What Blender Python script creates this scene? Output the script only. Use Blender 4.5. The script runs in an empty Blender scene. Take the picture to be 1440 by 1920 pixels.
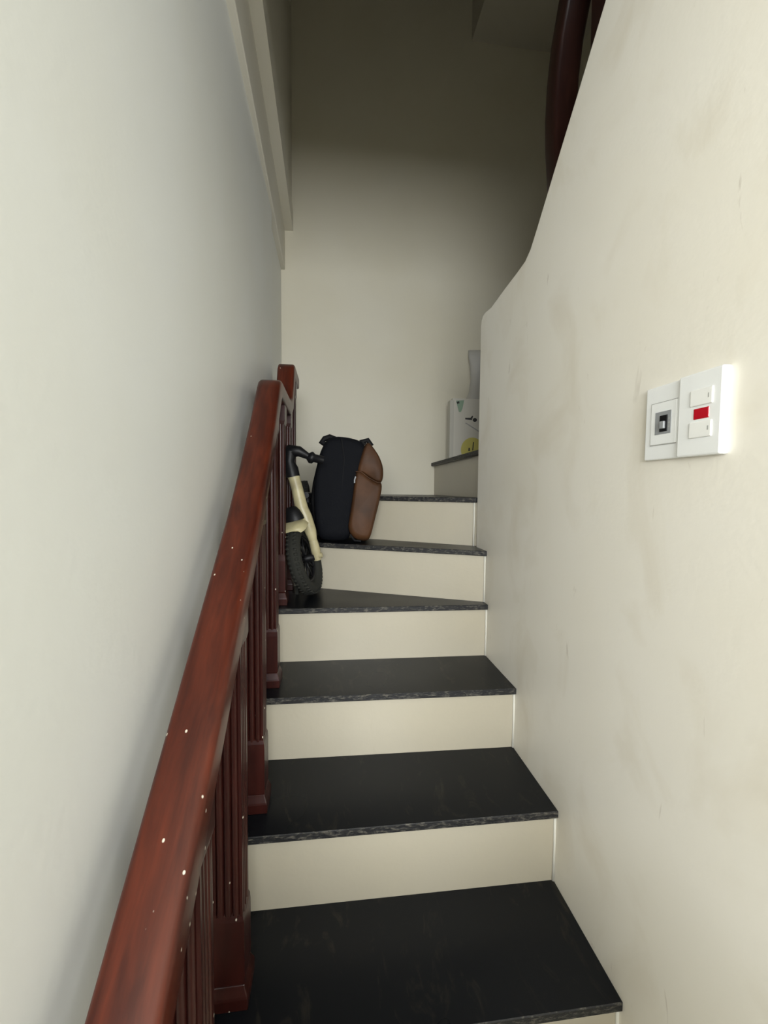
import bpy, bmesh, math, random
from mathutils import Vector, Matrix
random.seed(4)
S = bpy.context.scene
C = S.collection
PI = math.pi

# ---------------------------------------------------------------- camera
F_PX = 780.0
cam_d = bpy.data.cameras.new('camera'); cam = bpy.data.objects.new('camera', cam_d); C.objects.link(cam)
cam_d.sensor_fit = 'HORIZONTAL'; cam_d.sensor_width = 36.0; cam_d.lens = 36.0 * F_PX / 1440.0
cam_d.clip_start = 0.02
PITCH, YAW, ROLL = -0.0533, 0.1254, 0.009
cam_loc = Vector((-0.4984, -0.3912, 1.0446))
Fv = Vector((math.sin(YAW)*math.cos(PITCH), math.cos(YAW)*math.cos(PITCH), math.sin(PITCH)))
Rv = Vector((math.cos(YAW), -math.sin(YAW), 0)); Uv = Rv.cross(Fv)
R2 = Rv*math.cos(ROLL) + Uv*math.sin(ROLL); U2 = -Rv*math.sin(ROLL) + Uv*math.cos(ROLL)
cam.matrix_world = Matrix(((R2.x, U2.x, -Fv.x, cam_loc.x), (R2.y, U2.y, -Fv.y, cam_loc.y), (R2.z, U2.z, -Fv.z, cam_loc.z), (0, 0, 0, 1)))
S.camera = cam

# ---------------------------------------------------------------- view, world, daylight
S.view_settings.view_transform = 'Standard'
S.view_settings.look = 'None'
S.view_settings.gamma = 1.0
S.view_settings.use_curve_mapping = False
S.view_settings.exposure = 0.0
W = bpy.data.worlds.new('world'); S.world = W; W.use_nodes = True
W.node_tree.nodes['Background'].inputs[0].default_value = (0.8, 0.85, 0.9, 1)
W.node_tree.nodes['Background'].inputs[1].default_value = 0.3

def area(name, loc, target, sx, sy, power, col):
    d = bpy.data.lights.new(name, 'AREA'); d.shape = 'RECTANGLE'; d.size = sx; d.size_y = sy
    d.energy = power; d.color = col
    o = bpy.data.objects.new(name, d); C.objects.link(o); o.location = loc
    o.rotation_euler = (Vector(target) - Vector(loc)).to_track_quat('-Z', 'Y').to_euler()
    return o
# daylight from the windows of the room the photographer stands in
area('window_daylight_left', (-2.0, -1.7, 1.35), (0.0, 0.3, 0.9), 1.5, 1.0, 12, (0.95, 0.97, 1.0))
area('window_daylight_right', (2.0, -1.8, 1.35), (-0.75, 0.3, 0.9), 1.5, 1.0, 4, (0.90, 0.96, 1.0))
area('rear_windows_daylight', (-0.35, -2.9, 1.50), (-0.35, 0, 1.15), 2.8, 0.9, 178, (0.93, 0.97, 1.0))

# ---------------------------------------------------------------- materials
def mat(name, col, rough=0.5, metal=0.0, coat=0.0, spec=0.5):
    m = bpy.data.materials.new(name); m.use_nodes = True
    b = m.node_tree.nodes['Principled BSDF']
    b.inputs['Base Color'].default_value = (*col, 1); b.inputs['Roughness'].default_value = rough
    b.inputs['Metallic'].default_value = metal; b.inputs['Coat Weight'].default_value = coat
    b.inputs['Specular IOR Level'].default_value = spec
    return m
def nt(m): return m.node_tree.nodes, m.node_tree.links, m.node_tree.nodes['Principled BSDF']
def tex(m, kind, scale, stretch=(1, 1, 1), **kw):
    n, l, b = nt(m)
    tc = n.new('ShaderNodeTexCoord'); mp = n.new('ShaderNodeMapping'); mp.inputs['Scale'].default_value = stretch
    l.new(tc.outputs['Object'], mp.inputs['Vector'])
    t = n.new(kind); t.inputs['Scale'].default_value = scale
    l.new(mp.outputs['Vector'], t.inputs['Vector'])
    for k, v in kw.items(): t.inputs[k].default_value = v
    return t
def ramp(m, src, p0, p1, c0=(0, 0, 0), c1=(1, 1, 1)):
    n, l, b = nt(m); r = n.new('ShaderNodeValToRGB')
    r.color_ramp.elements[0].position = p0; r.color_ramp.elements[1].position = p1
    r.color_ramp.elements[0].color = (*c0, 1); r.color_ramp.elements[1].color = (*c1, 1)
    l.new(src, r.inputs[0]); return r.outputs[0]
def mixc(m, fac, a, c, blend='MIX'):
    n, l, b = nt(m); x = n.new('ShaderNodeMix'); x.data_type = 'RGBA'; x.blend_type = blend
    for s, v in ((x.inputs[0], fac), (x.inputs[6], a), (x.inputs[7], c)):
        if hasattr(v, 'is_linked'): l.new(v, s)
        elif isinstance(v, (int, float)): s.default_value = v
        else: s.default_value = (*v, 1)
    return x.outputs[2]
def mul(m, a, c):
    n, l, b = nt(m); x = n.new('ShaderNodeMath'); x.operation = 'MULTIPLY'
    for s, v in ((x.inputs[0], a), (x.inputs[1], c)):
        if hasattr(v, 'is_linked'): l.new(v, s)
        else: s.default_value = v
    return x.outputs[0]
def bump(m, src, strength, dist=0.01):
    n, l, b = nt(m); x = n.new('ShaderNodeBump'); x.inputs['Strength'].default_value = strength
    x.inputs['Distance'].default_value = dist; l.new(src, x.inputs['Height']); l.new(x.outputs[0], b.inputs['Normal'])
def setcol(m, s): n, l, b = nt(m); l.new(s, b.inputs['Base Color'])

def paint(name, col, stain=0.0, rough=0.5):
    m = mat(name, col, rough)
    t = tex(m, 'ShaderNodeTexNoise', 2.6, Detail=3.0)
    c = mixc(m, ramp(m, t.outputs[0], 0.35, 0.7), col, tuple(x*y for x, y in zip(col, (0.97, 0.96, 0.93))))
    if stain:
        big = tex(m, 'ShaderNodeTexNoise', 7.0, (1, 1, 0.7), Detail=5.0, Distortion=0.6)
        c = mixc(m, mul(m, ramp(m, big.outputs[0], 0.52, 0.74), stain), c, (0.62, 0.54, 0.40))
        sc = tex(m, 'ShaderNodeTexNoise', 24.0, (1, 1.3, 0.35), Detail=4.0, Distortion=1.4)
        c = mixc(m, mul(m, ramp(m, sc.outputs[0], 0.70, 0.76), stain*0.9), c, (0.36, 0.30, 0.22))
    setcol(m, c)
    f = tex(m, 'ShaderNodeTexNoise', 90.0, Detail=2.0)
    bump(m, f.outputs[0], 0.06, 0.004)
    return m
M = {}
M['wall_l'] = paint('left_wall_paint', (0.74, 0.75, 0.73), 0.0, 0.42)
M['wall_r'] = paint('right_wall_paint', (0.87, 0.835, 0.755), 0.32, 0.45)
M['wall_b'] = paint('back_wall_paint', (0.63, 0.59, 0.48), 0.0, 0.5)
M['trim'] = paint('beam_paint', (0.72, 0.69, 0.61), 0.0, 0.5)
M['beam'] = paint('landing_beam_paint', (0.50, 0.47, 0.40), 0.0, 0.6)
M['room'] = paint('room_paint', (0.66, 0.64, 0.57), 0.0, 0.6)
M['riser'] = paint('riser_tile', (0.46, 0.42, 0.335), 0.1, 0.35)
M['caulk'] = mat('white_caulk', (0.68, 0.66, 0.58), 0.6)

m = mat('black_granite', (0.008, 0.009, 0.010), 0.3, spec=0.22)
t = tex(m, 'ShaderNodeTexNoise', 9.0, (2.2, 0.8, 1), Detail=7.0, Roughness=0.65, Distortion=1.8)
c = mixc(m, ramp(m, t.outputs[0], 0.56, 0.76), (0.006, 0.007, 0.009), (0.030, 0.027, 0.021))
t2 = tex(m, 'ShaderNodeTexNoise', 3.0, Detail=2.0)
n, l, b = nt(m); l.new(ramp(m, t2.outputs[0], 0.3, 0.7, (0.24,)*3, (0.40,)*3), b.inputs['Roughness'])
setcol(m, c); M['granite'] = m
m = mat('rough_granite_edge', (0.03, 0.03, 0.03), 0.6)
t = tex(m, 'ShaderNodeTexNoise', 110.0, (0.55, 1, 1.5), Detail=4.0, Roughness=0.7)
setcol(m, mixc(m, ramp(m, t.outputs[0], 0.50, 0.78), (0.006, 0.006, 0.007), (0.17, 0.155, 0.125)))
bump(m, t.outputs[0], 0.5, 0.004); M['edge'] = m

def wood(name, a, c, rough, stretch, flecks=True):
    m = mat(name, a, rough, coat=0.16, spec=0.26); n, l, b = nt(m); b.inputs['Coat Roughness'].default_value = 0.22
    t = tex(m, 'ShaderNodeTexNoise', 14.0, stretch, Detail=6.0, Roughness=0.6, Distortion=0.4)
    col = mixc(m, ramp(m, t.outputs[0], 0.35, 0.68), a, c)
    if flecks:
        v = tex(m, 'ShaderNodeTexVoronoi', 62.0, (1.0, 0.8, 0.6), Randomness=1.0)
        sel = tex(m, 'ShaderNodeTexNoise', 17.0, Detail=1.0)
        dot = ramp(m, v.outputs['Distance'], 0.06, 0.10, (1, 1, 1), (0, 0, 0))
        col = mixc(m, mul(m, dot, ramp(m, sel.outputs[0], 0.51, 0.53)), col, (0.62, 0.56, 0.46))
    setcol(m, col); bump(m, t.outputs[0], 0.05, 0.003)
    return m
M['rail'] = wood('red_brown_varnished_rail', (0.040, 0.0072, 0.0037), (0.094, 0.0175, 0.007), 0.36, (4.0, 0.5, 0.5))
M['post'] = wood('dark_red_varnished_baluster', (0.022, 0.0042, 0.0032), (0.042, 0.0085, 0.006), 0.36, (3.0, 3.0, 0.4))
M['darkrail'] = wood('dark_brown_upper_rail', (0.014, 0.004, 0.003), (0.026, 0.008, 0.005), 0.42, (4.0, 0.5, 0.5), False)
M['plastic'] = mat('white_switch_plastic', (0.88, 0.89, 0.88), 0.3)
M['rocker'] = mat('cream_rocker_plastic', (0.90, 0.90, 0.87), 0.3)
M['groove'] = mat('switch_seam_grey', (0.38, 0.38, 0.36), 0.6)
M['grey'] = mat('grey_window_plastic', (0.30, 0.31, 0.32), 0.35)
M['dark'] = mat('black_plastic', (0.006, 0.006, 0.007), 0.45, spec=0.25)
M['red'] = mat('red_indicator_lens', (0.50, 0.006, 0.018), 0.15, coat=0.6)
M['nylon'] = mat('black_nylon', (0.0035, 0.004, 0.006), 0.8, spec=0.15)
t = tex(M['nylon'], 'ShaderNodeTexNoise', 260.0, Detail=2.0); bump(M['nylon'], t.outputs[0], 0.3, 0.003)
M['strap'] = mat('black_webbing', (0.006, 0.006, 0.007), 0.7, spec=0.2)
m = mat('brown_faux_leather', (0.05, 0.02, 0.01), 0.55, spec=0.2)
t = tex(m, 'ShaderNodeTexNoise', 12.0, Detail=5.0)
setcol(m, mixc(m, ramp(m, t.outputs[0], 0.3, 0.7), (0.040, 0.018, 0.008), (0.085, 0.036, 0.015)))
bump(m, t.outputs[0], 0.25, 0.01); M['brown'] = m
M['cream'] = mat('cream_bike_paint', (0.56, 0.50, 0.30), 0.38)
t = tex(M['cream'], 'ShaderNodeTexNoise', 20.0, Detail=4.0)
setcol(M['cream'], mixc(M['cream'], ramp(M['cream'], t.outputs[0], 0.4, 0.75), (0.46, 0.41, 0.24), (0.30, 0.26, 0.155)))
M['tyre'] = mat('grey_black_tyre_rubber', (0.026, 0.026, 0.022), 0.85, spec=0.2)
M['steel'] = mat('dull_steel', (0.35, 0.35, 0.35), 0.4, metal=0.9)
M['board'] = mat('white_printed_board', (0.60, 0.57, 0.50), 0.5)
M['board_side'] = mat('grey_board_side', (0.50, 0.48, 0.42), 0.6)
M['green'] = mat('pale_green_print', (0.26, 0.36, 0.26), 0.5)
M['ink'] = mat('black_print', (0.03, 0.03, 0.03), 0.5)
M['greyink'] = mat('grey_print', (0.33, 0.32, 0.31), 0.5)
M['yellow'] = mat('yellow_print', (0.52, 0.46, 0.12), 0.5)
m = mat('cloudy_plastic_film', (0.56, 0.54, 0.50), 0.35); n, l, b = nt(m)
b.inputs['Alpha'].default_value = 0.72
M['film'] = m

# ---------------------------------------------------------------- helpers
def link(name, verts, faces, mt, parent=None, smooth=False, mats=None, idx=None):
    me = bpy.data.meshes.new(name); me.from_pydata([tuple(v) for v in verts], [], faces)
    bm = bmesh.new(); bm.from_mesh(me); bmesh.ops.remove_doubles(bm, verts=bm.verts, dist=1e-6)
    bmesh.ops.recalc_face_normals(bm, faces=bm.faces); bm.to_mesh(me); bm.free()
    for k in (mats or [mt]): me.materials.append(k)
    o = bpy.data.objects.new(name, me); C.objects.link(o)
    if idx: idx(me)
    if smooth:
        for p in me.polygons: p.use_smooth = True
    if parent: o.parent = parent
    return o
def bevel(o, w, seg=2, ang=30):
    md = o.modifiers.new('bevel', 'BEVEL'); md.width = w; md.segments = seg; md.limit_method = 'ANGLE'; md.angle_limit = math.radians(ang)
    return o
class MB:
    def __init__(s): s.v = []; s.f = []
    def add(s, v, f):
        k = len(s.v); s.v += [Vector(p) for p in v]; s.f += [tuple(i + k for i in q) for q in f]; return s
    def box(s, a, b):
        (x0, y0, z0), (x1, y1, z1) = a, b
        return s.add([(x0,y0,z0),(x1,y0,z0),(x1,y1,z0),(x0,y1,z0),(x0,y0,z1),(x1,y0,z1),(x1,y1,z1),(x0,y1,z1)],
                     [(0,3,2,1),(4,5,6,7),(0,1,5,4),(1,2,6,5),(2,3,7,6),(3,0,4,7)])
    def prism(s, poly, axis, a, b):
        def P(p, t):
            return {0: (t, p[0], p[1]), 1: (p[0], t, p[1]), 2: (p[0], p[1], t)}[axis]
        n = len(poly); v = [P(p, a) for p in poly] + [P(p, b) for p in poly]
        f = [tuple(range(n)), tuple(range(2*n-1, n-1, -1))] + [(i, (i+1) % n, n+(i+1) % n, n+i) for i in range(n)]
        return s.add(v, f)
    def tube(s, pts, rad, n=12, closed=False, flat=1.0, ref=None):
        pts = [Vector(p) for p in pts]; N = len(pts); rings = []
        rr = rad if isinstance(rad, (list, tuple)) else [rad]*N
        T = []
        for i in range(N):
            a = pts[(i-1) % N] if (closed or i) else pts[i]; c = pts[(i+1) % N] if (closed or i < N-1) else pts[i]
            T.append((c-a).normalized())
        u = Vector(ref) if ref else (Vector((0,0,1)) if abs(T[0].z) < .9 else Vector((1,0,0)))
        v = []
        for i in range(N):
            u = (Vector(ref) if ref else u); u = (u - T[i]*u.dot(T[i])).normalized(); w = T[i].cross(u)
            for k in range(n):
                a = 2*PI*k/n; v.append(pts[i] + u*math.cos(a)*rr[i]*flat + w*math.sin(a)*rr[i])
        f = []
        for i in range(N if closed else N-1):
            j = (i+1) % N
            for k in range(n): f.append((i*n+k, i*n+(k+1) % n, j*n+(k+1) % n, j*n+k))
        if not closed: f += [tuple(range(n))[::-1], tuple(range((N-1)*n, N*n))]
        return s.add(v, f)
    def loft(s, rings):
        n = len(rings[0]); v = [p for r in rings for p in r]; f = []
        for i in range(len(rings)-1):
            for k in range(n): f.append((i*n+k, i*n+(k+1) % n, (i+1)*n+(k+1) % n, (i+1)*n+k))
        f += [tuple(range(n))[::-1], tuple(range((len(rings)-1)*n, len(rings)*n))]
        return s.add(v, f)
    def xf(s, mtx): s.v = [mtx @ p for p in s.v]; return s
    def build(s, name, mt, parent=None, smooth=False, **k): return link(name, s.v, s.f, mt, parent, smooth, **k)
def thing(name, label, cat, loc=(0, 0, 0), group=None):
    o = bpy.data.objects.new(name, None); C.objects.link(o); o.location = loc; o.empty_display_size = 0.05
    o['label'] = label; o['category'] = cat
    if group: o['group'] = group
    return o
def struct(o): o['kind'] = 'structure'; return o
def shift(mb, loc):
    l_ = Vector(loc); mb.v = [p - l_ for p in mb.v]; return mb
def smooth_by_angle(o, deg=40):
    me = o.data
    for p in me.polygons: p.use_smooth = True
    me.set_sharp_from_angle(angle=math.radians(deg))
    return o

# ---------------------------------------------------------------- room shell
XL, YB = -0.745, 1.80
struct(MB().box((-2.2, -3.0, -0.10), (2.2, 1.95, 0.0)).build('floor', M['room']))
# left wall: near part stands a few millimetres proud of the strip by the back corner
struct(MB().prism([(XL-0.15, -0.2), (XL+0.008, -0.2), (XL+0.008, 1.36), (XL-0.007, 1.362), (XL-0.007, YB), (XL-0.15, YB)], 2, 0.0, 4.2).build('wall_left', M['wall_l']))
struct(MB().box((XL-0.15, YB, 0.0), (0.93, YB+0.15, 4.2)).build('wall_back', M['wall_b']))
# stepped ledge that runs along the left wall above the stair
mb = MB().box((XL-0.01, -0.2, 2.14), (-0.733, YB, 2.33))
for p in mb.v:
    if p.x > -0.74: p.x += 0.014*(YB-p.y)
o = struct(mb.build('trim_1', M['trim'])); bevel(o, 0.003)
mb = MB().prism([(XL-0.01, 2.33), (-0.693, 2.33), (-0.693, 2.425), (-0.699, 2.43), (-0.699, 4.19), (XL-0.01, 4.19)], 1, -0.2, YB)
for p in mb.v:
    if p.x > -0.71: p.x += 0.011*(YB-p.y)
o = struct(mb.build('trim_2', M['trim']))
# right wall between the two flights, its top climbs with the upper flight
prof = [(-0.2, 0.0), (1.00, 0.0), (1.00, 1.600), (0.995, 1.618), (0.982, 1.631), (0.960, 1.634), (0.908, 1.628), (0.80, 1.638), (0.72, 1.643), (0.675, 1.648), (0.648, 1.662), (0.62, 1.690), (0.55, 1.765), (0.46, 1.860),
        (0.372, 1.955), (0.0, 2.34), (-0.2, 2.55)]
mb = MB().prism(prof, 0, 0.0, 0.12)
o = struct(mb.build('wall_right', M['wall_r'])); bevel(o, 0.010, 3, 50)
struct(MB().box((0.78, -0.2, 0.0), (0.93, YB, 4.2)).build('wall_far_right', M['wall_b']))
struct(MB().box((XL-0.15, -0.2, 4.2), (0.93, YB+0.15, 4.3)).build('ceiling', M['room']))
# beam of the upper landing above the far flight
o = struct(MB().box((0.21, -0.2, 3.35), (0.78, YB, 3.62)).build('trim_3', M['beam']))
# room behind the photographer
struct(MB().box((-2.2, -3.0, 2.5), (2.2, -0.3, 2.6)).build('ceiling_room', M['room']))
struct(MB().box((-2.2, -0.3, 2.05), (2.2, -0.2, 4.3)).build('wall_above_opening', M['room']))
struct(MB().box((-2.3, -3.0, 0.0), (-2.2, -0.2, 2.6)).build('wall_room_left', M['room']))
struct(MB().box((2.2, -3.0, 0.0), (2.3, -0.2, 2.6)).build('wall_room_right', M['room']))
struct(MB().box((-2.2, -0.3, 0.0), (XL+0.007, -0.2, 2.05)).build('wall_room_stair_left', M['room']))
struct(MB().box((0.0, -0.3, 0.0), (2.2, -0.2, 2.05)).build('wall_room_stair_right', M['room']))
# unseen low block, added to keep the window light off the lowest steps
struct(MB().box((-1.5, -1.00, 0.0), (0.75, -0.88, 0.69)).build('added_light_blocker', M['room']))
struct(MB().box((-2.2, -3.1, 0.0), (2.2, -3.0, 2.6)).build('wall_room_back', M['room']))

# ---------------------------------------------------------------- staircase
h = 0.17; TH = 0.017; OH = 0.012
st = thing('staircase', 'winding indoor staircase with polished black granite treads and cream risers between two painted walls', 'staircase')
def slab(poly, z, front):
    # front = index of the edge (i, i+1) that is the rough nosing
    mb = MB().prism(poly, 2, z - TH, z)
    a, b_ = Vector(poly[front]), Vector(poly[(front+1) % len(poly)])
    nrm = Vector(((b_-a).y, -(b_-a).x)).normalized()
    def idx(me):
        for p in me.polygons:
            if abs(p.normal.z) < .3 and abs(abs(p.normal.x*nrm.x + p.normal.y*nrm.y) - 1) < .02: p.material_index = 1
    return bevel(mb.build('tread', M['granite'], st, mats=[M['granite'], M['edge']], idx=idx), 0.0015, 1)
def riser(a, b_, z0, z1, th=0.02):
    a, b_ = Vector(a), Vector(b_); d = (b_-a).normalized(); nn = Vector((-d.y, d.x))*th
    if nn.y < 0 and abs(d.x) > abs(d.y)*0.3: nn = -nn
    if abs(d.x) <= abs(d.y)*0.3: nn = Vector((th, 0))
    MB().prism([tuple(a), tuple(b_), tuple(b_+nn), tuple(a+nn)], 2, z0, z1).build('riser', M['riser'], st)
def bead(x, y, z0, z1):
    MB().tube([(x, y, z0), (x+0.0005, y-0.0005, (z0+z1)/2), (x, y, z1)], [0.0032, 0.0026, 0.0034], 8).build('caulk_bead', M['caulk'], st, True)
# nosing lines: (left y, right y) of each straight step
nos = {1: (0.224, 0.219), 2: (0.441, 0.434), 3: (0.673, 0.655), 4: (0.888, 0.872)}
for k in (1, 2, 3):
    yl, yr = nos[k]; yl2, yr2 = nos[k+1]
    slab([(XL+0.008, yl), (0, yr), (0, yr2+OH+0.02), (XL+0.008, yl2+OH+0.02)], k*h, 0)
for k in (1, 2, 3, 4):
    yl, yr = nos[k]
    riser((XL+0.008, yl+OH), (0, yr+OH), (k-1)*h, k*h-TH)
    bead(-0.002, yr+OH-0.001, (k-1)*h, k*h-TH)
E0, E1 = Vector((0, 0.905)), Vector((XL, 1.237))       # foot of riser 5
F0, F1 = Vector((0, 1.020)), Vector((XL, 1.505))       # foot of riser 6
def off(a, b_, d):
    t_ = (b_-a).normalized(); nn = Vector((t_.y, -t_.x));
    if nn.y > 0: nn = -nn
    return tuple(a+nn*d), tuple(b_+nn*d)
def clip(a, b_):       # extend / trim the offset line to x in [XL, 0]
    a, b_ = Vector(a), Vector(b_); s = (b_.y-a.y)/(b_.x-a.x)
    return (0, a.y + s*(0-a.x)), (XL, a.y + s*(XL-a.x))
e0, e1 = clip(*off(E0, E1, OH)); f0, f1 = clip(*off(F0, F1, OH))
slab([(XL+0.008, nos[4][0]), (0, nos[4][1]), (0, E0.y+0.02), (XL+0.008, E1.y+0.02)], 4*h, 0)
riser(tuple(E1), tuple(E0), 4*h, 5*h-TH); bead(-0.002, E0.y, 4*h, 5*h-TH)
slab([e1, e0, (0, 1.0), (0.04, 1.0), (0.04, 1.04), (XL, F1.y+0.02)], 5*h, 0)
riser(tuple(F1), (0.03, 1.0), 5*h, 6*h-TH); bead(-0.002, F0.y-0.003, 5*h, 6*h-TH)
slab([f1, f0, (0.05, 1.0), (0.05, YB), (XL, YB)], 6*h, 0)
# riser 7 runs from the end of the wall straight to the back wall
riser((0.032, 1.0), (0.048, YB), 6*h, 7*h-TH)
slab([(0.030, YB), (0.016, 1.0), (0.12, 1.0), (0.60, YB)], 7*h, 0)
riser((0.12, 0.97), (0.60, YB), 7*h, 8*h-TH)
slab([(0.59, YB), (0.12, 0.955), (0.78, 0.955), (0.78, YB)], 8*h, 0)
for k in range(9, 14):
    y1 = 0.97 - (k-9)*0.2164
    MB().box((0.12, y1-0.02, (k-1)*h), (0.78, y1, k*h-TH)).build('riser', M['riser'], st)
    slab([(0.78, y1+OH), (0.12, y1+OH), (0.12, y1-0.24), (0.78, y1-0.24)], k*h, 0)

# ---------------------------------------------------------------- lower balustrade
XA, XBr = -0.700, -0.637; XC = (XA+XBr)/2
bal = thing('balustrade', 'red-brown varnished wooden balustrade with sloping handrail standing along the left wall', 'balustrade', (XC, 0.5, 0))
def rail_path(pts, x0, x1, hgt, r=0.009):
    # pts = (y, z) of the rail's top line; the section stays upright to the path
    P = [Vector((p[0], p[1])) for p in pts]; rings = []
    for i, p in enumerate(P):
        if i == 0: nn = (P[1]-p).normalized(); sc = 1
        elif i == len(P)-1: nn = (p-P[i-1]).normalized(); sc = 1
        else:
            a = (p-P[i-1]).normalized(); c_ = (P[i+1]-p).normalized(); nn = (a+c_).normalized(); sc = 1/max(0.55, nn.dot(a))
        d = Vector((nn.y, -nn.x))*hgt*sc        # downwards normal
        if d.y > 0: d = -d
        w = x1-x0; sec = []
        for (cx, cd, a0) in ((r, r, PI), (w-r, r, 1.5*PI), (w-r*0.7, hgt-r*0.7, 0), (r*0.7, hgt-r*0.7, 0.5*PI)):
            rr = r if cd == r else r*0.7
            for j in range(4):
                a = a0 + j*PI/6
                sec.append((cx+math.cos(a)*rr, cd+math.sin(a)*rr))
        rings.append([(x0+u, p.x + d.x*(v/hgt), p.y + d.y*(v/hgt)) for u, v in sec])
    return MB().loft(rings)
ZR = lambda y: 0.645 + 0.785*y
rp = [(-0.9, ZR(-0.9)), (0.0, ZR(0)), (0.44, ZR(0.44)), (0.56, 1.098), (0.68, 1.215), (0.775, 1.318), (0.80, 1.340), (0.822, 1.349), (0.85, 1.350),
      (1.05, 1.350), (1.11, 1.352), (1.15, 1.372), (1.185, 1.43), (1.215, 1.495), (1.235, 1.513), (1.26, 1.516), (1.44, 1.518)]
# keep the part of the path in front of the level piece a single rail
o = smooth_by_angle(shift(rail_path(rp, XA, XBr, 0.048), bal.location).build('handrail', M['rail'], bal), 50)
def z_under(y):
    for a, c_ in zip(rp, rp[1:]):
        if a[0] <= y <= c_[0]: return a[1] + (c_[1]-a[1])*(y-a[0])/(c_[0]-a[0]) - 0.050
    return 1.45
def reeded(w, reeds=3, n=5):
    pts = []; hw = w/2; rw = (w-0.012)/reeds; rr = rw/2
    for s in range(4):
        a = s*PI/2; ca, sa = math.cos(a), math.sin(a)
        loc = [(-hw+0.001, -hw+0.001), (-hw+0.006, -hw+0.001)]
        for q in range(reeds):
            x0 = -hw+0.006+q*rw
            loc += [(x0 + rr - rr*math.cos(PI*j/n), -hw + 0.0065 - 0.0065*math.sin(PI*j/n)) for j in range(n)]
        loc += [(hw-0.006, -hw+0.006), (hw-0.006, -hw+0.001)]
        pts += [(x*ca - y*sa, x*sa + y*ca) for x, y in loc]
    return pts
def baluster(y, z0, parent, X=XC, zt=None, m_=M['post'], bw=0.054):
    zt = zt if zt else z_under(y) + 0.012
    L = parent.location
    sec = reeded(0.050)
    mb = MB().prism([(X+a, y+c_) for a, c_ in sec], 2, z0+0.15, zt-0.06)
    b2 = bw/2
    o = smooth_by_angle(shift(mb, L).build('baluster', m_, parent), 50)
    # dark bottom block with an arched shoulder, and top block housed in the rail
    rings = []
    for zz, s_ in ((0.036, 0.9), (0.042, 1), (0.140, 1), (0.152, 0.97), (0.160, 0.88), (0.163, 0.7)):
        rings.append([(X-b2*s_, y-b2*s_, z0+zz), (X+b2*s_, y-b2*s_, z0+zz), (X+b2*s_, y+b2*s_, z0+zz), (X-b2*s_, y+b2*s_, z0+zz)])
    p = shift(MB().loft(rings), L).build('base_block', m_, o)
    rings = []
    for zz, s_ in ((-0.075, 0.7), (-0.068, 0.92), (-0.058, 1.0), (0.0, 1.0)):
        rings.append([(X-b2*s_, y-b2*s_, zt+zz), (X+b2*s_, y-b2*s_, zt+zz), (X+b2*s_, y+b2*s_, zt+zz), (X-b2*s_, y+b2*s_, zt+zz)])
    shift(MB().loft(rings), L).build('top_block', m_, o)
    rings = []; q = 0.0325
    for zz, s_ in ((0, 1.0), (0.020, 1.0), (0.024, 0.97), (0.034, 0.86), (0.040, 0.80)):
        rings.append([(X-q*s_, y-q*s_, z0+zz), (X+q*s_, y-q*s_, z0+zz), (X+q*s_, y+q*s_, z0+zz), (X-q*s_, y+q*s_, z0+zz)])
    bevel(shift(MB().loft(rings), L).build('plinth', m_, o), 0.002)
for y, z in ((-0.115, 0.0), (0.10, 0.0), (0.316, h), (0.532, 2*h), (0.757, 3*h), (0.952, 4*h), (1.150, 4*h), (1.345, 5*h)):
    baluster(y, z, bal)

# ---------------------------------------------------------------- upper balustrade on top of the right wall
ub = thing('balustrade', 'dark curved wooden handrail and post rising above the top of the right wall', 'balustrade', (0.075, 0.6, 1.68))
up = [(0.598, 1.655), (0.628, 1.75), (0.650, 1.84), (0.664, 1.93), (0.669, 2.01), (0.665, 2.09), (0.650, 2.165), (0.618, 2.24), (0.565, 2.305), (0.49, 2.37), (0.35, 2.48), (0.1, 2.675), (-0.3, 2.99)]
ctr = [Vector(p) for p in up]; rings = []
for i, p in enumerate(ctr):
    a = ctr[max(0, i-1)]; c_ = ctr[min(len(ctr)-1, i+1)]; t_ = (c_-a).normalized(); nn = Vector((-t_.y, t_.x))
    sec = []
    for (u0, v0, a0) in ((-0.022, -0.018, PI), (0.022, -0.018, 1.5*PI), (0.022, 0.018, 0), (-0.022, 0.018, 0.5*PI)):
        for j in range(4):
            a_ = a0+j*PI/6; sec.append((u0+0.010*math.cos(a_), v0+0.010*math.sin(a_)))
    rings.append([(0.085+u, p.x+nn.x*v, p.y+nn.y*v) for u, v in sec])
smooth_by_angle(shift(MB().loft(rings), ub.location).build('handrail', M['darkrail'], ub), 50)
for y in (0.50, 0.28, 0.06):
    zb = 1.645 + (0.66-y)*1.075
    zt = 2.36 + (0.49-y)*0.78
    rings = []
    for zz, s_ in ((zb-0.02, 0.026), (zb+0.04, 0.026), (zb+0.05, 0.018), (zt-0.10, 0.020), (zt-0.05, 0.026), (zt, 0.026)):
        rings.append([(0.085-s_, y-s_, zz), (0.085+s_, y-s_, zz), (0.085+s_, y+s_, zz), (0.085-s_, y+s_, zz)])
    bevel(shift(MB().loft(rings), ub.location).build('baluster', M['darkrail'], ub), 0.003)

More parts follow.
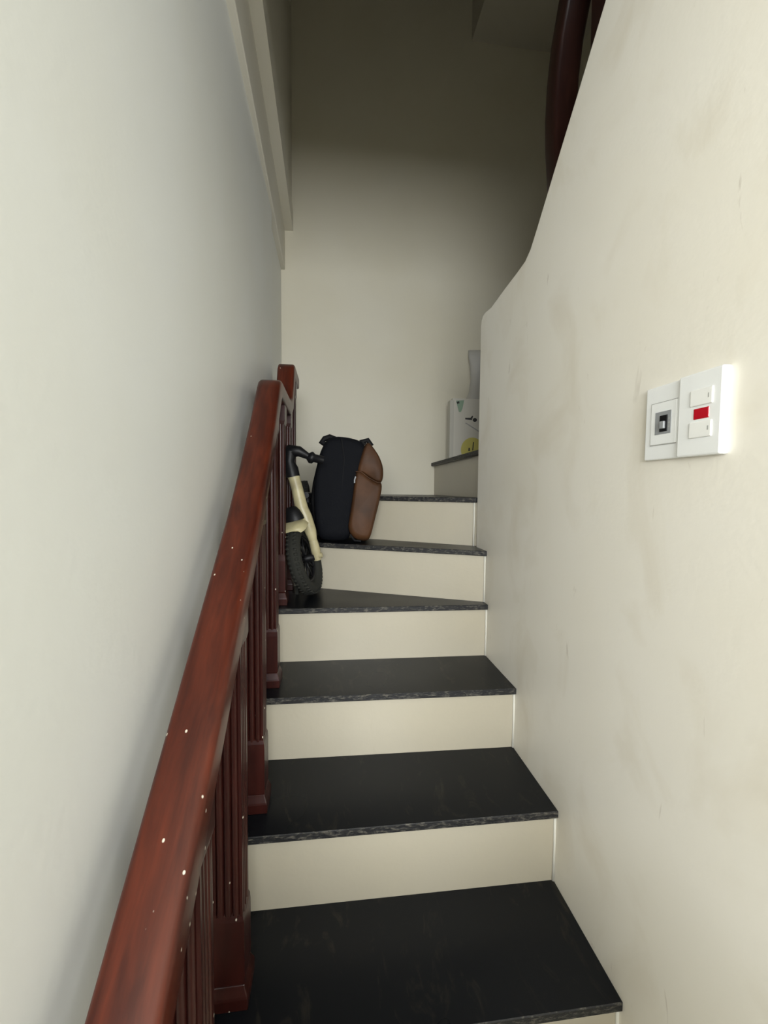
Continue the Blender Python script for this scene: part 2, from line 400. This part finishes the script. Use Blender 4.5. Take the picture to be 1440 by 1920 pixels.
# ---------------------------------------------------------------- wall plates on the right wall
def plate(mb_pts, y0, y1, z0, z1, t, name, parent, mt, bw=0.002):
    return bevel(shift(MB().box((-t, y0, z0), (mb_pts, y1, z1)), parent.location).build(name, mt, parent), bw, 2)
bp_ = thing('breaker_plate', 'thinner, farther white wall plate with a grey window and black lever', 'wall plate', (0, 0.183, 1.15))
plate(0.001, 0.150, 0.216, 1.094, 1.205, 0.007, 'cover', bp_, M['plastic'])
plate(0, 0.155, 0.203, 1.1165, 1.179, 0.0085, 'insert', bp_, M['plastic'], 0.001)
plate(0, 0.1545, 0.2035, 1.1156, 1.1168, 0.0078, 'seam', bp_, M['groove'], 0.0001)
plate(0, 0.1545, 0.2035, 1.1787, 1.1799, 0.0078, 'seam', bp_, M['groove'], 0.0001)
plate(0, 0.1635, 0.1935, 1.1315, 1.165, 0.0092, 'window', bp_, M['grey'], 0.0005)
plate(0, 0.1695, 0.1835, 1.135, 1.159, 0.0104, 'lever_slot', bp_, M['dark'], 0.0005)
plate(0, 0.1725, 0.1805, 1.139, 1.150, 0.0135, 'lever', bp_, M['grey'], 0.001)
for z in (1.147, 1.153, 1.141):
    plate(0, 0.1655, 0.1685, z-0.001, z+0.0012, 0.0094, 'marking', bp_, M['groove'], 0.0001)
sw = thing('light_switch', 'thicker, nearer white switch plate with two rockers and a red indicator', 'light switch', (0, 0.115, 1.15))
plate(0.001, 0.081, 0.149, 1.094, 1.206, 0.012, 'cover', sw, M['plastic'], 0.0025)
plate(0, 0.0935, 0.1275, 1.1605, 1.1825, 0.0138, 'rocker', sw, M['rocker'], 0.0012)
plate(0, 0.0935, 0.1275, 1.1180, 1.1395, 0.0138, 'rocker', sw, M['rocker'], 0.0012)
plate(0, 0.0985, 0.1220, 1.1425, 1.1572, 0.0130, 'indicator', sw, M['red'], 0.0012)
plate(0, 0.0982, 0.0998, 1.1685, 1.1745, 0.01395, 'marking', sw, M['groove'], 0.0001)
plate(0, 0.0972, 0.0992, 1.1265, 1.1320, 0.01395, 'marking', sw, M['groove'], 0.0001)

# ---------------------------------------------------------------- child's balance bike on the fourth step
bk = thing('balance_bike', "cream child's bike with black handlebar leaning on the wooden balusters", 'bike', (-0.575, 1.04, 4*h))
wc = Vector((-0.588, 1.045, 4*h+0.126))
lean, steer = math.radians(-15), math.radians(-13)
RW = Matrix.Translation(wc) @ Matrix.Rotation(lean, 4, 'Y') @ Matrix.Rotation(steer, 4, 'Z')
def tyre(r, w):
    mb = MB(); pts = [(0, r*math.cos(a), r*math.sin(a)) for a in [2*PI*i/48 for i in range(48)]]
    mb.tube(pts, w, 14, closed=True)
    for i in range(48):      # tread knobs
        for x in (-0.45, 0.45):
            a = 2*PI*(i+(.5 if x > 0 else 0))/48; q = Vector((x*w, (r+w*0.86)*math.cos(a), (r+w*0.86)*math.sin(a)))
            rt = Matrix.Translation(q) @ Matrix.Rotation(a, 4, 'X')
            k = MB().box((-w*.32, -w*.12, -w*.2), (w*.32, w*.06, w*.2)).xf(rt); mb.add(k.v, k.f)
    return mb
def wheel(mx, r, w, par):
    tw = shift(tyre(r-w, w).xf(mx), par.location).build('tyre', M['tyre'], par, True)
    mb = MB().tube([(0, (r-2*w)*math.cos(a), (r-2*w)*math.sin(a)) for a in [2*PI*i/40 for i in range(40)]], 0.007, 8, closed=True)
    for i in range(10):
        a = 2*PI*i/10; mb.tube([(0.0, 0.01*math.cos(a), 0.01*math.sin(a)), (0, (r-2*w)*math.cos(a), (r-2*w)*math.sin(a))], 0.0035, 6)
    shift(mb.xf(mx), par.location).build('rim', M['dark'], par, True)
    shift(MB().tube([(-0.036, 0, 0), (0.036, 0, 0)], 0.013, 14).xf(mx), par.location).build('hub', M['dark'], par, True)
wheel(RW, 0.124, 0.023, bk)
def bpart(name, mb, m_, sm=True): return smooth_by_angle(shift(mb, bk.location).build(name, m_, bk), 50) if sm else shift(mb, bk.location).build(name, m_, bk)
LW = lambda x, y, z: tuple(RW @ Vector((x, y, z)))
# fork: two blades, crown, and the steerer rising to the bar
bpart('fork', MB().tube([LW(0.040, 0.004, -0.014), LW(0.043, 0.002, 0.02), LW(0.044, 0.0, 0.055)], [0.013, 0.0165, 0.015], 12)
      .tube([LW(0.044, 0, 0.05), LW(0.044, 0.0, 0.09), LW(0.040, 0.0, 0.140), LW(0.034, 0.0, 0.180)], [0.013, 0.020, 0.022, 0.021], 14)
      .tube([LW(-0.044, 0, -0.012), LW(-0.042, 0.0, 0.11), LW(-0.010, 0.0, 0.160)], [0.013, 0.014, 0.016], 12), M['cream'])
bpart('head_tube', MB().tube([LW(0.035, 0, 0.170), LW(0.036, 0.006, 0.235), LW(0.034, 0.012, 0.295)], [0.022, 0.0195, 0.020], 16), M['cream'])
bpart('axle_cap', MB().tube([LW(0.040, 0.0, 0.0), LW(0.062, 0.0, 0.0)], 0.009, 10), M['cream'])
# mudguard hugging the top of the wheel
def arc_guard(r, a0, a1, w, th, n=16):
    rings = []
    for i in range(n+1):
        a = a0+(a1-a0)*i/n; tp = 1 - 0.35*abs(2*i/n-1)**6; ring = []
        for u, dr in ((-1, -0.016), (-0.8, -0.002), (-0.4, .007), (0, .010), (0.4, .007), (0.8, -0.002), (1, -0.016), (0.8, -th), (0.3, -th+.005), (-0.3, -th+.005), (-0.8, -th)):
            ring.append((u*w*tp, (r+dr)*math.cos(a), (r+dr)*math.sin(a)))
        rings.append(ring)
    return MB().loft(rings)
bpart('mudguard', arc_guard(0.136, math.radians(126), math.radians(72), 0.052, 0.008).xf(RW), M['cream'])
bpart('mudguard_bracket', MB().loft([[LW(x*s_, y*s_-0.010, z) for x, y in [(0.036*math.cos(q), 0.030*math.sin(q)) for q in [2*PI*k/16 for k in range(16)]]]
      for z, s_ in ((0.138, 1.0), (0.150, 0.97), (0.168, 0.80), (0.182, 0.55), (0.186, 0.3))]).xf(Matrix.Translation((0.004, -0.012, 0))), M['dark'])
# stem wrapped in black, handlebar and grips
top = Vector(LW(0.034, 0.012, 0.292))
bar = top + Vector((-0.008, 0.0, 0.074))
bpart('stem', MB().tube([tuple(top - Vector((0.0, 0, 0.012))), tuple(top + Vector((-0.006, 0, 0.016))), tuple(top + Vector((-0.012, 0, 0.04))), tuple(bar)], [0.024, 0.024, 0.018, 0.022], 16), M['dark'])
hb = [bar + Vector((-0.055, 0.075, -0.028)), bar + Vector((-0.035, 0.03, -0.005)), bar, bar + Vector((0.030, -0.004, 0.000)), bar + Vector((0.060, 0.0, -0.016)), bar + Vector((0.100, 0.010, -0.025))]
bpart('handlebar', MB().tube([tuple(p) for p in hb], [0.011, 0.014, 0.023, 0.018, 0.011, 0.012], 12), M['dark'])
bpart('grip', MB().tube([tuple(bar + Vector((0.058, 0.0, -0.0155))), tuple(bar + Vector((0.066, 0.001, -0.019))), tuple(bar + Vector((0.074, 0.003, -0.020))), tuple(bar + Vector((0.080, 0.004, -0.021))), tuple(bar + Vector((0.108, 0.012, -0.027)))], [0.012, 0.020, 0.020, 0.014, 0.014], 14), M['dark'])
# frame back to the rear wheel standing on the next step
rw = Vector((-0.606, 1.385, 5*h+0.116)); RR = Matrix.Translation(rw) @ Matrix.Rotation(math.radians(-4), 4, 'Y')
wheel(RR, 0.115, 0.018, bk)
ht = Vector(LW(0.030, 0.012, 0.20))
bpart('frame', MB().tube([tuple(ht), tuple(ht + Vector((0.02, 0.09, -0.055))), (-0.590, 1.24, 0.98), (-0.574, 1.34, 0.975), tuple(rw+Vector((0.030, 0, 0)))], [0.017, 0.017, 0.016, 0.011, 0.010], 12)
      .tube([(-0.590, 1.24, 0.985), (-0.592, 1.245, 1.015)], 0.012, 10), M['dark'])
bpart('saddle', MB().loft([[(-0.592+s_*0.030*math.cos(q), y, 1.022+0.012*math.sin(q)) for q in [2*PI*k/12 for k in range(12)]] for y, s_ in ((1.165, .35), (1.18, .5), (1.22, .6), (1.25, .95), (1.265, .9))]), M['dark'])
bpart('kick_foot', MB().box((-0.622, 1.06, 4*h), (-0.612, 1.075, 4*h+0.10)), M['tyre'])

# ---------------------------------------------------------------- backpack on the fifth step
bg = thing('backpack', 'black backpack with a brown front pocket standing on a winding step', 'backpack', (-0.45, 1.20, 5*h))
KX, KD = 780.0, 1.545
def bx(p): return (-0.4984 + (p[0]-622)/KX*KD, 1.0446 + (917-p[1])/KX*KD)
def densify(poly, it=2):
    for _ in range(it):
        q = []
        for i in range(len(poly)):
            a, c_ = poly[i], poly[(i+1) % len(poly)]
            q += [(a[0]*.75+c_[0]*.25, a[1]*.75+c_[1]*.25), (a[0]*.25+c_[0]*.75, a[1]*.25+c_[1]*.75)]
        poly = q
    return poly
def puff(poly, y0, y1, edge=0.1, amt=0.12, prof=None, ridge=0.0):
    P = densify([bx(p) for p in poly]); cx = sum(p[0] for p in P)/len(P); cz = sum(p[1] for p in P)/len(P)
    rings = []
    for t_, s_ in prof or ((0, 1-2.6*amt), (0.015, 1-1.5*amt), (0.05, 1-0.6*amt), (0.13, 1-0.12*amt), (0.25, 1), (0.75, 1), (0.9, 1-0.2*amt), (0.97, 1-0.8*amt), (1, 1-2*amt)):
        rings.append([(cx+(x-cx)*s_, y0+(y1-y0)*t_ + 0.10*(z-5*h), max(5*h+0.001, cz+(z-cz)*(s_ if s_ > .9 else .9*.5+s_*.5))) for x, z in P])
    return MB().loft(rings)
body = [(604, 1014), (594, 998), (589, 960), (588, 905), (597, 855), (609, 826), (625, 816), (650, 817), (672, 822), (686, 829), (686, 860), (674, 905), (662, 950), (656, 995), (655, 1014)]
o = smooth_by_angle(shift(puff(body, 1.13, 1.30, amt=0.09), bg.location).build('body', M['nylon'], bg), 60)
flap = [(682, 836), (690, 825), (701, 838), (713, 856), (720, 880), (717, 905), (705, 904), (690, 894), (674, 884), (668, 886), (674, 862)]
o = smooth_by_angle(shift(puff(flap, 1.115, 1.27, amt=0.10), bg.location).build('flap', M['brown'], bg), 60)
pock = [(668, 880), (676, 882), (692, 894), (706, 903), (718, 903), (711, 940), (702, 975), (695, 1003), (688, 1014), (664, 1010), (651, 992), (655, 965), (661, 925), (664, 900)]
o = smooth_by_angle(shift(puff(pock, 1.110, 1.25, amt=0.10), bg.location).build('front_pocket', M['brown'], bg), 60)
def seam(pts, y, r, name, m_, sink=0.0):
    P = [(bx(p)[0], y+0.10*(bx(p)[1]-5*h), bx(p)[1]) for p in pts]
    return smooth_by_angle(shift(MB().tube(P, r, 8), bg.location).build(name, m_, bg), 60)
seam([(666, 884), (676, 884), (690, 895), (705, 903), (712, 904)], 1.116, 0.0022, 'piping', M['brown'])
seam([(640, 822), (645, 860), (640, 930), (636, 990)], 1.132, 0.0025, 'zip', M['strap'])
seam([(666, 893), (664, 899), (664, 905)], 1.118, 0.0028, 'zip_pull', M['grey'])
seam([(628, 820), (618, 816), (608, 820), (602, 826), (612, 832), (622, 830)], 1.19, 0.011, 'handle', M['strap'])
seam([(684, 832), (678, 826), (690, 823), (697, 834)], 1.15, 0.010, 'top_loop', M['strap'])
seam([(606, 845), (598, 870), (590, 905), (586, 940), (589, 975), (600, 1000)], 1.215, 0.009, 'shoulder_strap', M['strap'])
seam([(656, 1000), (664, 1011), (676, 1012)], 1.12, 0.004, 'bottom_strap', M['strap'])

# ---------------------------------------------------------------- printed carton and cloudy bag on the seventh step
ct = thing('carton', 'white printed carton with a yellow disc and green corner standing against the back wall', 'box', (0.26, 1.69, 7*h))
x0, x1, yf, yb, z0, z1 = 0.104, 0.42, 1.670, 1.715, 7*h, 1.508
shift(MB().box((x0, yf, z0), (x1, yb, z1)), ct.location).build('case', M['board'], ct)
shift(MB().box((x0-0.012, yf-0.001, z0), (x0+0.008, yb, z1-0.01)), ct.location).build('side_flap', M['board_side'], ct)
def flat(poly, name, m_, t=0.0012): return shift(MB().prism(poly, 1, yf-t, yf+0.001), ct.location).build(name, m_, ct)
flat([(x0+0.018, z1-0.012), (x0+0.060, z1-0.008), (x0+0.052, z1-0.05), (x0+0.044, z1-0.068), (x0+0.034, z1-0.068)], 'green_print', M['green'])
flat([(x0+0.020, z1-0.018), (x0+0.034, z1-0.014), (x0+0.036, z1-0.024), (x0+0.024, z1-0.028)], 'dark_print', M['ink'], 0.0018)
flat([(x0+0.067, 1.412), (x0+0.100, 1.413), (x0+0.104, 1.402), (x0+0.068, 1.404)], 'dark_print', M['ink'])
flat([(x0+0.096, 1.414), (x0+0.104, 1.424), (x0+0.108, 1.422), (x0+0.105, 1.408)], 'dark_print', M['ink'])
flat([(0.222+0.011*math.cos(a), 1.403+0.010*math.sin(a)) for a in [2*PI*k/16 for k in range(16)]], 'dark_print', M['ink'])
flat([(x0+0.066, 1.386), (x0+0.072, 1.388), (x0+0.160, 1.338), (x0+0.156, 1.334)], 'grey_print', M['greyink'])
flat([(0.212+0.060*math.cos(a), 1.252+0.062*math.sin(a)) for a in [2*PI*k/36 for k in range(36)]], 'yellow_print', M['yellow'])
flat([(0.211, 1.248), (0.216, 1.250), (0.220, 1.290), (0.215, 1.292)], 'dark_print', M['ink'], 0.0018)
flat([(0.190, 1.246), (0.200, 1.246), (0.198, 1.262), (0.192, 1.262)], 'dark_print', M['ink'], 0.0018)

pb = thing('plastic_bag', 'tall cloudy grey plastic bag standing behind the white printed carton, half hidden by the wall', 'bag', (0.31, 1.757, 7*h))
rings = []
for z, w_, d_ in ((7*h, 0.10, 0.045), (1.32, 0.11, 0.05), (1.45, 0.112, 0.05), (1.52, 0.118, 0.045), (1.56, 0.105, 0.040), (1.62, 0.096, 0.038), (1.70, 0.098, 0.04), (1.74, 0.106, 0.042), (1.775, 0.107, 0.030)):
    ring = []
    for k in range(28):
        a = 2*PI*k/28; wob = 1+0.05*math.sin(5*a+z*9)+0.03*math.sin(9*a-z*17)
        ring.append((0.318+w_*wob*math.cos(a), 1.757+d_*wob*0.85*math.sin(a), z))
    rings.append(ring)
o = shift(MB().loft(rings), pb.location).build('film', M['film'], pb, True)
